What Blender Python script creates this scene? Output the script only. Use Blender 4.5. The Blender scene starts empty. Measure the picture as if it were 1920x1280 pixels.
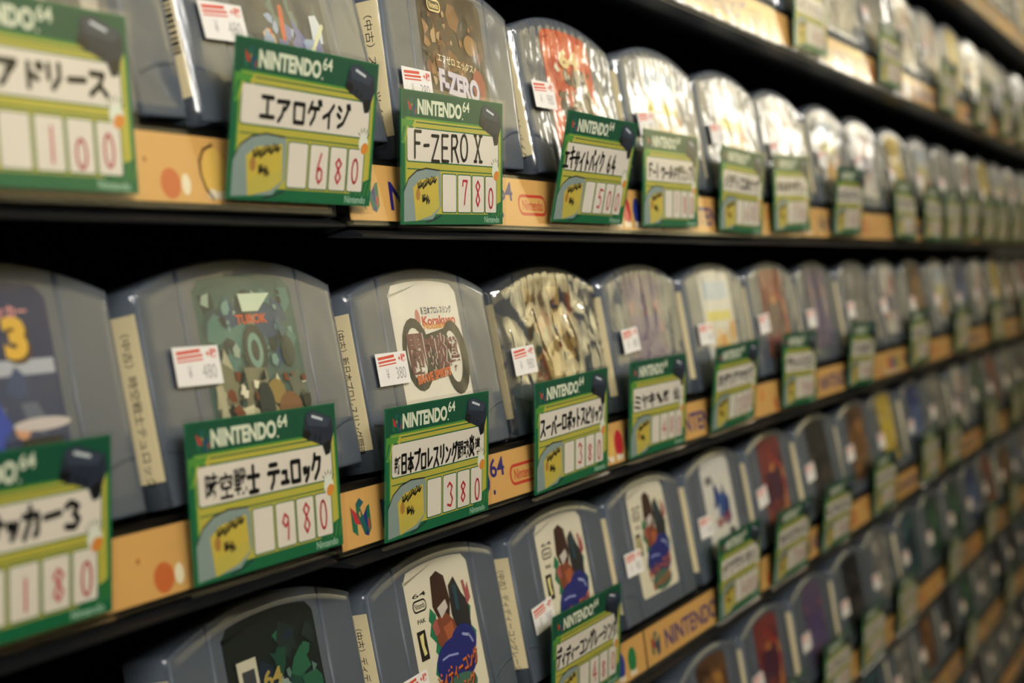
import bpy, math, random
from mathutils import Vector, Matrix, noise
R = random.Random(7)
sc = bpy.context.scene
COL = sc.collection
MM = .001
CAMZ = 1.36                                   # camera height above the floor (m)

# ------------------------------------------------------------------ materials
def srgb(r, g, b):
    def f(c):
        c /= 255.
        return c / 12.92 if c <= .04045 else ((c + .055) / 1.055) ** 2.4
    return (f(r), f(g), f(b), 1)

def mat(name, col, rough=.5, spec=.5, var=.06, scale=60., bump=0., metal=0., coat=0.):
    m = bpy.data.materials.new(name); m.use_nodes = True
    n = m.node_tree.nodes; l = m.node_tree.links
    b = n['Principled BSDF']
    b.inputs['Roughness'].default_value = rough
    b.inputs['Specular IOR Level'].default_value = spec
    b.inputs['Metallic'].default_value = metal
    b.inputs['Coat Weight'].default_value = coat
    tc = n.new('ShaderNodeTexCoord')
    nz = n.new('ShaderNodeTexNoise'); nz.inputs['Scale'].default_value = scale
    nz.inputs['Detail'].default_value = 4
    l.new(tc.outputs['Object'], nz.inputs['Vector'])
    mx = n.new('ShaderNodeMix'); mx.data_type = 'RGBA'
    c = srgb(*col)
    mx.inputs['A'].default_value = tuple(x * (1 - var) for x in c[:3]) + (1,)
    mx.inputs['B'].default_value = tuple(min(1, x * (1 + var)) for x in c[:3]) + (1,)
    l.new(nz.outputs['Fac'], mx.inputs['Factor'])
    l.new(mx.outputs['Result'], b.inputs['Base Color'])
    if bump:
        bp = n.new('ShaderNodeBump'); bp.inputs['Strength'].default_value = bump
        bp.inputs['Distance'].default_value = .0004
        l.new(nz.outputs['Fac'], bp.inputs['Height']); l.new(bp.outputs['Normal'], b.inputs['Normal'])
    return m

_pm = {}
def ink(r, g, b):
    k = (r, g, b)
    if k not in _pm:
        _pm[k] = mat('ink_%02x%02x%02x' % k, k, rough=.45, spec=.3, var=.04, scale=40)
    return _pm[k]

def film(name, rough, amp, scale, ior=1.5, tint=(1, 1, 1, 1), stretch=(1, 1, 1)):
    """thin clear plastic: transparent with a mirror-like Fresnel sheen and fine wrinkles"""
    m = bpy.data.materials.new(name); m.use_nodes = True
    n = m.node_tree.nodes; l = m.node_tree.links
    n.remove(n['Principled BSDF'])
    out = n['Material Output']
    tr = n.new('ShaderNodeBsdfTransparent'); tr.inputs['Color'].default_value = tint
    gl = n.new('ShaderNodeBsdfAnisotropic'); gl.inputs['Roughness'].default_value = rough
    fr = n.new('ShaderNodeFresnel'); ge = n.new('ShaderNodeNewGeometry')     # same sheen from either side of the sheet
    iv = n.new('ShaderNodeMix'); iv.data_type = 'FLOAT'; iv.inputs['A'].default_value = ior; iv.inputs['B'].default_value = 1 / ior
    l.new(ge.outputs['Backfacing'], iv.inputs['Factor']); l.new(iv.outputs['Result'], fr.inputs['IOR'])
    mx = n.new('ShaderNodeMixShader')
    l.new(fr.outputs[0], mx.inputs[0]); l.new(tr.outputs[0], mx.inputs[1]); l.new(gl.outputs[0], mx.inputs[2])
    l.new(mx.outputs[0], out.inputs['Surface'])
    tc = n.new('ShaderNodeTexCoord'); mp = n.new('ShaderNodeMapping')
    mp.inputs['Scale'].default_value = stretch
    nz = n.new('ShaderNodeTexNoise'); nz.inputs['Scale'].default_value = scale
    nz.inputs['Detail'].default_value = 3
    bp = n.new('ShaderNodeBump'); bp.inputs['Strength'].default_value = 1
    bp.inputs['Distance'].default_value = amp
    oi = n.new('ShaderNodeObjectInfo'); ad = n.new('ShaderNodeVectorMath'); ad.operation = 'ADD'
    l.new(tc.outputs['Object'], ad.inputs[0]); l.new(oi.outputs['Random'], ad.inputs[1])
    l.new(ad.outputs[0], mp.inputs['Vector']); l.new(mp.outputs[0], nz.inputs['Vector'])
    l.new(nz.outputs['Fac'], bp.inputs['Height'])
    l.new(bp.outputs['Normal'], gl.inputs['Normal'])
    return m

M_shell = mat('grey_plastic', (89, 97, 108), rough=.42, spec=.45, var=.05, scale=35, bump=.05)
M_black = mat('black_plastic', (9, 10, 10), rough=.45, spec=.35, var=.2, scale=30)
M_shelf = mat('black_shelf', (6, 7, 7), rough=.5, spec=.3, var=.3, scale=25, bump=.2)
M_paper = mat('orange_paper', (220, 170, 98), rough=.5, spec=.3, var=.05, scale=20)
M_cream = mat('cream_sticker', (240, 224, 180), rough=.55, spec=.3, var=.05, scale=30)
M_white = mat('white_sticker', (238, 234, 230), rough=.55, spec=.3, var=.03)
M_tight = film('tight_film', .05, .0001, 45, ior=1.38, stretch=(1, 1, .6))
M_film = film('wrap_film', .11, .0004, 50, ior=1.5, stretch=(1, 1, .6))
M_crink = film('crinkled_film', .09, .001, 60, ior=1.75, stretch=(1, 1, .6))
M_foil = film('stiff_crinkled_film', .1, .001, 60, ior=4.5, stretch=(1, 1, .6))
M_sleeve = film('card_sleeve', .1, .0004, 25, ior=1.4)
M_holder = film('strip_holder', .08, .0003, 20, ior=1.42)

GREEN = ink(24, 104, 66); DGREEN = ink(20, 84, 60); LGREEN = ink(84, 150, 62)
LIME = ink(188, 180, 74); YELL = ink(206, 184, 76); WHITE = ink(230, 222, 208); OFFW = ink(226, 232, 214)
NAVY = ink(38, 46, 62); DARK = ink(18, 20, 24); BLACKI = ink(14, 13, 17); REDI = ink(196, 48, 62)
GREYG = ink(140, 158, 152); PURP = ink(46, 38, 116); RED = ink(204, 66, 52); ORNG = ink(222, 140, 60)

# ------------------------------------------------------------------ mesh builder (millimetres)
class MB:
    def __init__(s): s.v = []; s.f = []; s.m = []; s.mats = []; s.sm = []
    def mi(s, m):
        if m not in s.mats: s.mats.append(m)
        return s.mats.index(m)
    def face(s, pts, m, smooth=False):
        i = len(s.v); s.v += [tuple(p) for p in pts]
        s.f.append(tuple(range(i, i + len(pts)))); s.m.append(s.mi(m)); s.sm.append(smooth)
    def mesh(s, vs, fs, m, smooth=False):
        i = len(s.v); s.v += [tuple(p) for p in vs]
        k = s.mi(m)
        for f in fs: s.f.append(tuple(i + a for a in f)); s.m.append(k); s.sm.append(smooth)
    def flat(s, pts, m, y=0.):                        # polygon facing -y, points (x, z)
        a = sum(pts[i][0] * pts[(i + 1) % len(pts)][1] - pts[(i + 1) % len(pts)][0] * pts[i][1] for i in range(len(pts)))
        if a < 0: pts = pts[::-1]
        s.face([(x, y, z) for x, z in pts], m)
    def rect(s, x0, z0, x1, z1, m, y=0.): s.flat([(x0, z0), (x1, z0), (x1, z1), (x0, z1)], m, y)
    def rrect(s, x0, z0, x1, z1, r, m, y=0.): s.flat(rr(x0, z0, x1, z1, r), m, y)
    def ell(s, cx, cz, a, b, m, y=0., n=20, rot=0.):
        c, q = math.cos(rot), math.sin(rot)
        s.flat([(cx + a * math.cos(t) * c - b * math.sin(t) * q, cz + a * math.cos(t) * q + b * math.sin(t) * c)
                for t in [2 * math.pi * i / n for i in range(n)]], m, y)
    def line(s, pts, w, m, y=0., caps=True):
        for (x0, z0), (x1, z1) in zip(pts, pts[1:]):
            d = math.hypot(x1 - x0, z1 - z0)
            if d < 1e-6: continue
            nx, nz = -(z1 - z0) / d * w / 2, (x1 - x0) / d * w / 2
            s.flat([(x0 + nx, z0 + nz), (x0 - nx, z0 - nz), (x1 - nx, z1 - nz), (x1 + nx, z1 + nz)], m, y)
        if caps:
            for x, z in pts: s.ell(x, z, w / 2, w / 2, m, y, 8)
    def box(s, x0, y0, z0, x1, y1, z1, m):
        v = [(x0, y0, z0), (x1, y0, z0), (x1, y1, z0), (x0, y1, z0), (x0, y0, z1), (x1, y0, z1), (x1, y1, z1), (x0, y1, z1)]
        s.mesh(v, [(0, 3, 2, 1), (4, 5, 6, 7), (0, 1, 5, 4), (1, 2, 6, 5), (2, 3, 7, 6), (3, 0, 4, 7)], m)
    def prism(s, prof, x0, x1, m):                    # (y, z) profile extruded along x
        n = len(prof)
        v = [(x0, y, z) for y, z in prof] + [(x1, y, z) for y, z in prof]
        s.mesh(v, [tuple(range(n))[::-1], tuple(range(n, 2 * n))] + [(i, (i + 1) % n, n + (i + 1) % n, n + i) for i in range(n)], m)
    def data(s, name):
        me = bpy.data.meshes.new(name)
        me.from_pydata([(x * MM, y * MM, z * MM) for x, y, z in s.v], [], s.f)
        for m in s.mats: me.materials.append(m)
        me.polygons.foreach_set('material_index', s.m)
        me.polygons.foreach_set('use_smooth', s.sm)
        me.update()
        return me

def rr(x0, z0, x1, z1, r, n=4):
    p = []
    for cx, cz, a0 in ((x1 - r, z0 + r, -90), (x1 - r, z1 - r, 0), (x0 + r, z1 - r, 90), (x0 + r, z0 + r, 180)):
        for i in range(n + 1):
            a = math.radians(a0 + 90 * i / n); p.append((cx + r * math.cos(a), cz + r * math.sin(a)))
    return p

# printed lettering: glyph outlines of the built-in font turned into mesh
_tx = {}
def glyphs(body, off=0.):
    k = (body, off)
    if k not in _tx:
        cu = bpy.data.curves.new('lettering', 'FONT'); cu.body = body; cu.offset = off; cu.resolution_u = 3
        o = bpy.data.objects.new('lettering', cu); COL.objects.link(o)
        dg = bpy.context.evaluated_depsgraph_get(); dg.update()
        me = bpy.data.meshes.new_from_object(o.evaluated_get(dg))
        v = [tuple(p.co[:2]) for p in me.vertices]; f = [tuple(p.vertices) for p in me.polygons]
        bpy.data.objects.remove(o); bpy.data.curves.remove(cu); bpy.data.meshes.remove(me)
        _tx[k] = (v, f)
    return _tx[k]

def text(m, body, x, z, w, h, mt, y=0., off=0., rot=0., shear=0.):
    """lettering fitted into w x h (mm) with its lower left corner at x, z"""
    v, f = glyphs(body, off)
    if not v: return
    a0 = min(p[0] for p in v); a1 = max(p[0] for p in v); b0 = min(p[1] for p in v); b1 = max(p[1] for p in v)
    c, q = math.cos(rot), math.sin(rot)
    vs = []
    for p in v:
        s = (p[0] - a0) / max(1e-6, a1 - a0) * w; t = (p[1] - b0) / max(1e-6, b1 - b0) * h
        s += shear * t
        vs.append((x + s * c - t * q, y, z + s * q + t * c))
    # keep faces towards -y
    out = []
    for a in f:
        A = sum(v[a[i]][0] * v[a[(i + 1) % len(a)]][1] - v[a[(i + 1) % len(a)]][0] * v[a[i]][1] for i in range(len(a)))
        out.append(a if A > 0 else a[::-1])
    m.mesh(vs, out, mt)

DK = [[(.8, 1.02), (.86, .86)], [(.96, 1.04), (1.02, .88)]]
RING = [[(.95 + .09 * math.cos(t * .7854), .95 + .09 * math.sin(t * .7854)) for t in range(9)]]
def el(cx, cy, a, b, n=14, s=90): return [(cx + a * math.cos(math.radians(s + 360 * i / n)), cy + b * math.sin(math.radians(s + 360 * i / n))) for i in range(n + 1)]
G = {
 'エ': [[(.1, .85), (.9, .85)], [(.5, .85), (.5, .12)], [(.02, .1), (.98, .1)]],
 'ア': [[(.05, .88), (.9, .9), (.62, .55)], [(.5, .62), (.42, .3), (.15, 0)]],
 'ロ': [[(.12, .85), (.15, .08), (.85, .08), (.88, .85), (.12, .85)]],
 'ケ': [[(.3, .95), (.05, .5)], [(.22, .7), (.85, .7)], [(.6, .7), (.5, .3), (.25, 0)]],
 'イ': [[(.85, .95), (.5, .6), (.05, .4)], [(.52, .6), (.52, 0)]],
 'シ': [[(.1, .9), (.3, .78)], [(.02, .6), (.24, .48)], [(.1, .08), (.5, .25), (.85, .75)]],
 'キ': [[(.1, .72), (.85, .8)], [(.05, .42), (.95, .5)], [(.4, 1), (.6, 0)]],
 'サ': [[(0, .65), (1, .68)], [(.28, .95), (.28, .35)], [(.7, .95), (.68, .4), (.4, 0)]],
 'ト': [[(.35, 1), (.35, 0)], [(.35, .6), (.8, .38)]],
 'ハ': [[(.3, .7), (.22, .3), (.02, 0)], [(.6, .75), (.78, .4), (.98, .02)]],
 'ク': [[(.35, .98), (.25, .65), (.05, .4)], [(.32, .8), (.85, .8), (.7, .35), (.3, 0)]],
 'テ': [[(.2, .9), (.8, .9)], [(.02, .6), (.98, .6)], [(.55, .6), (.48, .25), (.25, 0)]],
 'ュ': [[(.2, .45), (.7, .45), (.65, .08)], [(.05, .06), (.95, .06)]],
 'ッ': [[(.15, .5), (.25, .32)], [(.42, .52), (.5, .36)], [(.85, .5), (.7, .2), (.4, 0)]],
 'ツ': [[(.05, .85), (.18, .6)], [(.38, .92), (.48, .68)], [(.95, .9), (.75, .35), (.3, 0)]],
 'ス': [[(.1, .88), (.8, .88), (.55, .4), (.05, 0)], [(.55, .42), (.95, .02)]],
 'ー': [[(.05, .48), (.95, .54)]], '-': [[(.1, .48), (.9, .5)]],
 'リ': [[(.2, .9), (.2, .35)], [(.75, .95), (.75, .4), (.4, 0)]],
 'ン': [[(.08, .85), (.35, .68)], [(.05, .05), (.5, .2), (.95, .7)]],
 'ホ': [[(.05, .7), (.95, .7)], [(.5, 1), (.5, 0)], [(.25, .45), (.08, .15)], [(.72, .45), (.92, .15)]],
 'ヒ': [[(.15, .95), (.15, .1), (.9, .08)], [(.85, .75), (.15, .5)]],
 'フ': [[(.05, .88), (.9, .88), (.75, .4), (.25, 0)]],
 'レ': [[(.2, .95), (.2, .05), (.9, .45)]],
 'ィ': [[(.75, .6), (.45, .38), (.1, .25)], [(.46, .38), (.46, 0)]],
 'コ': [[(.1, .85), (.85, .85), (.85, .08)], [(.05, .08), (.9, .08)]],
 'ワ': [[(.1, .6), (.1, .88), (.9, .88), (.8, .4), (.35, 0)]],
 'ル': [[(.3, .85), (.28, .4), (.02, .02)], [(.6, .95), (.6, .05), (.98, .45)]],
 'ラ': [[(.2, .95), (.8, .95)], [(.05, .65), (.9, .65), (.7, .25), (.25, 0)]],
 'セ': [[(.05, .6), (.95, .72), (.75, .45)], [(.35, .95), (.35, .08), (.9, .06)]],
 'カ': [[(.05, .72), (.85, .72), (.8, .1), (.65, .05)], [(.42, 1), (.38, .5), (.08, 0)]],
 'マ': [[(.05, .85), (.95, .85), (.5, .35)], [(.35, .5), (.65, .1)]],
 '士': [[(.5, 1), (.5, .05)], [(.02, .62), (.98, .62)], [(.15, .05), (.85, .05)]],
 '日': [[(.15, .95), (.15, 0), (.85, 0), (.85, .95), (.15, .95)], [(.15, .5), (.85, .5)]],
 '本': [[(.05, .72), (.95, .72)], [(.5, 1), (.5, 0)], [(.48, .7), (.05, .2)], [(.52, .7), (.95, .2)], [(.3, .18), (.7, .18)]],
 '炎': [[(.5, 1), (.42, .75), (.1, .5)], [(.5, .8), (.9, .52)], [(.15, .9), (.25, .7)], [(.85, .92), (.7, .75)], [(.5, .5), (.4, .2), (.05, 0)], [(.48, .28), (.95, 0)], [(.12, .42), (.24, .25)], [(.88, .42), (.72, .26)]],
 'F': [[(.2, 1), (.2, 0)], [(.2, 1), (.9, 1)], [(.2, .55), (.75, .55)]],
 'Z': [[(.1, 1), (.9, 1), (.1, 0), (.95, 0)]], 'E': [[(.15, 1), (.15, 0)], [(.15, 1), (.85, 1)], [(.15, .52), (.75, .52)], [(.15, 0), (.9, 0)]],
 'R': [[(.15, 0), (.15, 1), (.7, 1), (.85, .78), (.65, .55), (.15, .5)], [(.5, .52), (.95, 0)]],
 'O': [el(.5, .5, .42, .5)], 'X': [[(.12, 1), (.8, 0)], [(.85, 1), (.12, 0)], [(.0, 1), (.25, 1)], [(.7, 1), (1, 1)], [(0, 0), (.28, 0)], [(.68, 0), (1, 0)]],
 '0': [el(.5, .5, .38, .5)], '1': [[(.5, 1), (.5, 0)]],
 '3': [[(.1, .85), (.4, 1), (.8, .82), (.55, .55), (.85, .3), (.6, .02), (.1, .1)]],
 '4': [[(.6, 1), (.1, .35), (.95, .35)], [(.65, .7), (.62, 0)]],
 '5': [[(.35, 1), (.25, .55), (.65, .58), (.85, .3), (.6, .02), (.1, .08)], [(.35, .98), (1.05, .92)]],
 '6': [[(.6, 1), (.25, .5), (.2, .2), (.45, 0), (.75, .15), (.75, .4), (.5, .52), (.25, .38)]],
 '7': [[(.15, .75), (.2, .95), (.85, .95), (.55, .45), (.42, 0)]],
 '8': [[(.5, .55), (.85, .8), (.5, 1), (.18, .8), (.5, .55), (.82, .25), (.5, 0), (.2, .22), (.5, .55)]],
 '9': [[(.78, .7), (.5, .5), (.2, .7), (.45, 1), (.78, .85), (.8, .5), (.72, 0)]],
 '2': [[(.15, .8), (.5, 1), (.8, .78), (.15, .02), (.9, .04)]],
}
for a, b in (('ゲ', 'ケ'), ('ジ', 'シ'), ('バ', 'ハ'), ('グ', 'ク'), ('ボ', 'ホ'), ('デ', 'テ'), ('ド', 'ト'), ('ブ', 'フ')): G[a] = G[b] + DK
for a, b in (('パ', 'ハ'), ('ピ', 'ヒ'), ('プ', 'フ')): G[a] = G[b] + RING
SMALL = 'ッュィ'
def handwrite(m, body, x, z, w, h, mt, lw=1., y=0., rng=None, gap=.18, slant=0.):
    """marker strokes fitted to w x h; kanji without a stroke table use outline glyphs"""
    rng = rng or R
    ws = [.7 if c in SMALL or c in '-1' else .45 if c == ' ' else 1. for c in body]
    tot = sum(ws) + gap * (len(body) - 1); k = w / tot; cx = x
    for c, cw in zip(body, ws):
        gw = cw * k; dz = rng.uniform(-.06, .06) * h; hs = h * rng.uniform(.9, 1.08)
        if c == ' ': pass
        elif c in G:
            for st in G[c]:
                m.line([(cx + (p[0] + slant * p[1]) * gw, z + dz + p[1] * hs) for p in st], lw, mt, y)
        else:
            text(m, c, cx, z + dz, gw * 1.08, hs, mt, y, off=.02)
        cx += gw + gap * k
    return m

# ------------------------------------------------------------------ scene helpers
def obj(name, me, parent=None, loc=None, kind=None):
    o = bpy.data.objects.new(name, me); COL.objects.link(o)
    if parent: o.parent = parent
    if loc: o.location = loc
    if kind: o['kind'] = kind
    return o
def thing(name, label, cat, loc, rot=(0, 0, 0), group=None):
    o = bpy.data.objects.new(name, None); COL.objects.link(o); o.empty_display_size = .01
    o.location = loc; o.rotation_euler = rot; o['label'] = label; o['category'] = cat
    if group: o['group'] = group
    return o

# ------------------------------------------------------------------ camera (calibrated on the photograph)
RM = ((0.40372075, -0.04739579, 0.91365376), (-0.91439249, -0.05357668, 0.40126789), (0.02993213, -0.99743831, -0.06496837))
FPX = 3200.
cd = bpy.data.cameras.new('camera'); cam = bpy.data.objects.new('camera', cd); COL.objects.link(cam)
cd.sensor_fit = 'HORIZONTAL'; cd.sensor_width = 36; cd.lens = 36 * FPX / 1920
cd.clip_start = .01; cd.clip_end = 60
cam.matrix_world = Matrix(((RM[0][0], -RM[0][1], -RM[0][2], 0), (RM[1][0], -RM[1][1], -RM[1][2], 0), (RM[2][0], -RM[2][1], -RM[2][2], CAMZ), (0, 0, 0, 1)))
cd.dof.use_dof = True; cd.dof.focus_distance = .612; cd.dof.aperture_fstop = 10.0; cd.dof.aperture_blades = 7
sc.camera = cam
def project(x, y, z):                      # metres relative to the camera -> photograph pixels
    c = [RM[0][i] * x + RM[1][i] * y + RM[2][i] * z for i in range(3)]
    return 960 + FPX * c[0] / c[2], 640 + FPX * c[1] / c[2]

# ------------------------------------------------------------------ rows of the display (mm, relative to the camera)
ROWS = 'ZABCDEFG'
BOT = dict(Z=224., A=113.2, B=1.2, C=-105.5, D=-213., E=-330., F=-441., G=-553.)     # lower edge of the header strips
ROWNAME = dict(Z='top shelf', A='second shelf from the top', B='shelf of the 780 card', C='shelf of the 980 card',
               D='shelf below the 980 card', E='second shelf below the 980 card', F='second lowest shelf in sight', G='lowest shelf in sight')
SEAM = 476.; YB = 266.5; YT = 270.; X0 = -160.; X1 = 2980.
def lift(row, x): return {'B': 3., 'C': 3.7}.get(row, 3.5) if x < SEAM - 8 else 0.

ORD = ['first', 'second', 'third', 'fourth', 'fifth', 'sixth', 'seventh', 'eighth', 'ninth', 'tenth', 'eleventh', 'twelfth',
       'thirteenth', 'fourteenth', 'fifteenth', 'sixteenth', 'seventeenth', 'eighteenth', 'nineteenth', 'twentieth',
       'twenty-first', 'twenty-second', 'twenty-third']

# ------------------------------------------------------------------ setting: floor, ceiling, walls
def slab(name, x0, y0, z0, x1, y1, z1, m):
    b = MB(); b.box(x0, y0, z0, x1, y1, z1, m)
    return obj(name, b.data(name), kind='structure')
M_floor = mat('vinyl_floor', (46, 46, 48), rough=.4, var=.2, scale=3)
M_ceil = mat('ceiling_paint', (220, 204, 150), rough=.8, var=.03, scale=4)
M_wall = mat('aisle_wall', (224, 212, 164), rough=.7, var=.12, scale=3)
M_rail = mat('grey_rail', (24, 26, 30), rough=.4, spec=.4, var=.15, scale=30)
M_back = mat('back_panel', (8, 9, 9), rough=.6, spec=.3, var=.3, scale=20)
slab('floor', -4000, -1900, -60, 14000, 600, 0, M_floor)
slab('ceiling', -4000, -1900, 2650, 14000, 600, 2700, M_ceil)
slab('wall_back', -4000, 420, 0, 14000, 480, 2650, M_back)
b = MB(); b.box(-4000, -1900, 0, 14000, -1840, 1750, M_back); b.box(-4000, -1900, 1750, 14000, -1840, 2650, M_wall)   # unseen wall: dark fittings below, cream above, split set for wrap reflections
obj('wall_opposite', b.data('wall_opposite'), kind='structure')
slab('wall_end', 13940, -1840, 0, 14000, 420, 2650, M_wall)

# ------------------------------------------------------------------ shelves
LEAN = math.radians(13.5)
CB_Y = 271.2                                            # front lower edge of the cartridges
def tray_profile():
    c, s = math.cos(LEAN), math.sin(LEAN)
    p0 = (CB_Y - 1. * c - 1.7 * s, 22.6 + 1. * s - 1.7 * c)               # deck line runs down and inward under the cartridges
    d = lambda t: (p0[0] + t * c, p0[1] - t * s)
    rest0 = d(22.5); rest1 = (rest0[0] + 48 * s, rest0[1] + 48 * c)
    return [(YB + .9, -1.5), (YT + .3, 20.2), p0, rest0, rest1, (rest1[0] + 3, rest1[1] - .6), (rest0[0] + 4.5, rest0[1] - 1.), (419.5, 14), (419.5, -2), (YB + 8, -4)]
def shelf(row, x0, x1, bay, dz):
    t = thing('display_shelf', 'black slanted display shelf, %s bay, the %s' % (bay, ROWNAME[row]) if row in 'BC' else
              'black slanted display shelf running along the %s' % ROWNAME[row], 'shelf', (0, 0, CAMZ + (BOT[row] + dz) * MM), group='black display shelves')
    b = MB(); b.prism(tray_profile(), x0, x1, M_shelf)
    obj('tray', b.data('tray'), t)
    b = MB()                                            # grey rail along the foot of the header strips
    b.prism([(YB - 3.6, -4.6), (YB - 3.6, -3.9), (YB + 1.2, -2.6), (YB + 9, -4.4), (YB + 9, -5.4)], x0 + 2, x1 - 2, M_rail)
    obj('front_rail', b.data('front_rail'), t)
for row in ROWS:
    if row in 'BC':
        shelf(row, X0, SEAM - 7, 'near left', lift(row, 0)); shelf(row, SEAM, X1, 'long right', 0)
    else: shelf(row, X0, X1, '', 0)

# ------------------------------------------------------------------ header strips
def n_logo(m, x, z, s, y):
    """the four-pillared letter N"""
    g, bl, rd, yl = ink(28, 108, 82), ink(40, 44, 122), ink(196, 52, 60), ink(212, 160, 60)
    P = lambda *a: [(x + p * s, z + q * s) for p, q in a]
    m.flat(P((0, .18), (.26, .02), (.30, .62), (0, .82)), g, y)
    m.flat(P((.30, .86), (.52, 1.), (.74, .86), (.52, .74)), ink(36, 92, 100), y)
    m.flat(P((.30, .86), (.52, .74), (.52, .45), (.30, .5)), g, y - .03)
    m.flat(P((0, .82), (.28, .62), (.46, .3), (.16, .36)), rd, y - .05)
    m.flat(P((.30, .62), (.62, .02), (.80, .16), (.52, .72)), ink(30, 96, 92), y - .07)
    m.flat(P((.62, .02), (.80, -.04), (.84, .7), (.58, .46)), bl, y - .06)
    m.flat(P((.80, -.04), (1., .14), (1.02, .78), (.84, .72)), ink(30, 104, 74), y - .05)
    m.flat(P((.84, .1), (.93, .2), (.93, .44), (.85, .36)), rd, y - .09)
    m.flat(P((.40, .62), (.5, .66), (.5, .5), (.42, .5)), yl, y - .09)

def strip_mesh():
    """307 mm paper insert: N mark, purple letters, red oval, a round orange picture and coloured blobs"""
    m = MB(); m.box(0, 0, 0, 306.5, .3, 18.6, M_paper)
    y = -.05
    n_logo(m, 7.5, 3.2, 12.5, y)
    text(m, 'NINTENDO', 28, 3.6, 88, 9.8, PURP, y, off=.02)
    text(m, '64', 117, 9.6, 13.5, 7.4, PURP, y, off=.02)
    m.ell(119, 4, 1, 1, PURP, y)
    m.flat(rr(135, 4.2, 163, 12.6, 4), RED, y); m.flat(rr(136.2, 5.4, 161.8, 11.4, 2.9), M_paper, y - .04)
    text(m, 'Nintendo', 139, 6.2, 20, 4.4, RED, y - .08, off=.012)
    m.ell(224.5, 5., 4.6, 4.2, ink(206, 108, 56), y); m.ell(231.5, 5., 2.1, 2.9, ink(242, 230, 196), y - .04)
    m.ell(214, 11, .8, .8, ink(170, 110, 40), y); m.ell(196, 12, 5, 4, ink(222, 150, 70), y)
    for cx, a, b, c in ((246, 6, 7.2, ink(232, 190, 96)), (258.5, 5.4, 6.4, ink(200, 48, 56)), (272.5, 5.4, 6.4, ink(46, 62, 150)), (288, 5.6, 6.2, ink(38, 128, 72))):
        m.ell(cx, 8.6, a, b, c, y)
        m.ell(cx - 2, 2.6, 2.6, 1.5, ink(238, 224, 196), y - .03); m.ell(cx + 2.6, 2.4, 2.4, 1.4, ink(238, 224, 196), y - .03)
    m.line([(246, 16.5), (241.5, 15), (239, 11.5), (239, 8), (241, 4), (244, 1.4)], .8, ink(60, 36, 26), y - .05)
    return m.data('printed_paper')
def holder_mesh():
    m = MB()
    m.face([(0, -.7, -1.6), (307.5, -.7, -1.6), (307.5, -.7, 19.6), (0, -.7, 19.6)], M_holder)
    m.box(0, -.7, -1.6, 307.5, .6, -.9, M_holder)
    m.box(0, -.7, -1.6, .5, .6, 19.6, M_holder)
    m.box(307, -.7, -1.6, 307.5, .6, 19.6, M_holder)
    return m.data('clear_holder')
ME_paper, ME_holder = strip_mesh(), holder_mesh()
SL = math.atan2(YT - YB, 20.)
for row in ROWS:
    vis = []
    for k in range(-2, 8):
        xs = SEAM + 1 + k * 309. - (7 + 5.5 if k < 0 else 0)
        dz = lift(row, xs)
        us = [project((xs + a) * MM, .268, (BOT[row] + dz + h) * MM) for a in [j * 307 / 12 for j in range(13)] for h in (0, 20)]
        if any(-20 < u < 1940 and -20 < v < 1300 for u, v in us): vis.append((xs, dz))
    for i, (xs, dz) in enumerate(vis):
        t = thing('header_strip', 'orange header strip, %s from the left, edge of the %s' % (ORD[i], ROWNAME[row]), 'sign strip',
                  (xs * MM, (YB - .05) * MM, CAMZ + (BOT[row] + dz + .6) * MM), (-SL, 0, 0), group='orange header strips')
        obj('printed_paper', ME_paper, t); obj('clear_holder', ME_holder, t)

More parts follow.
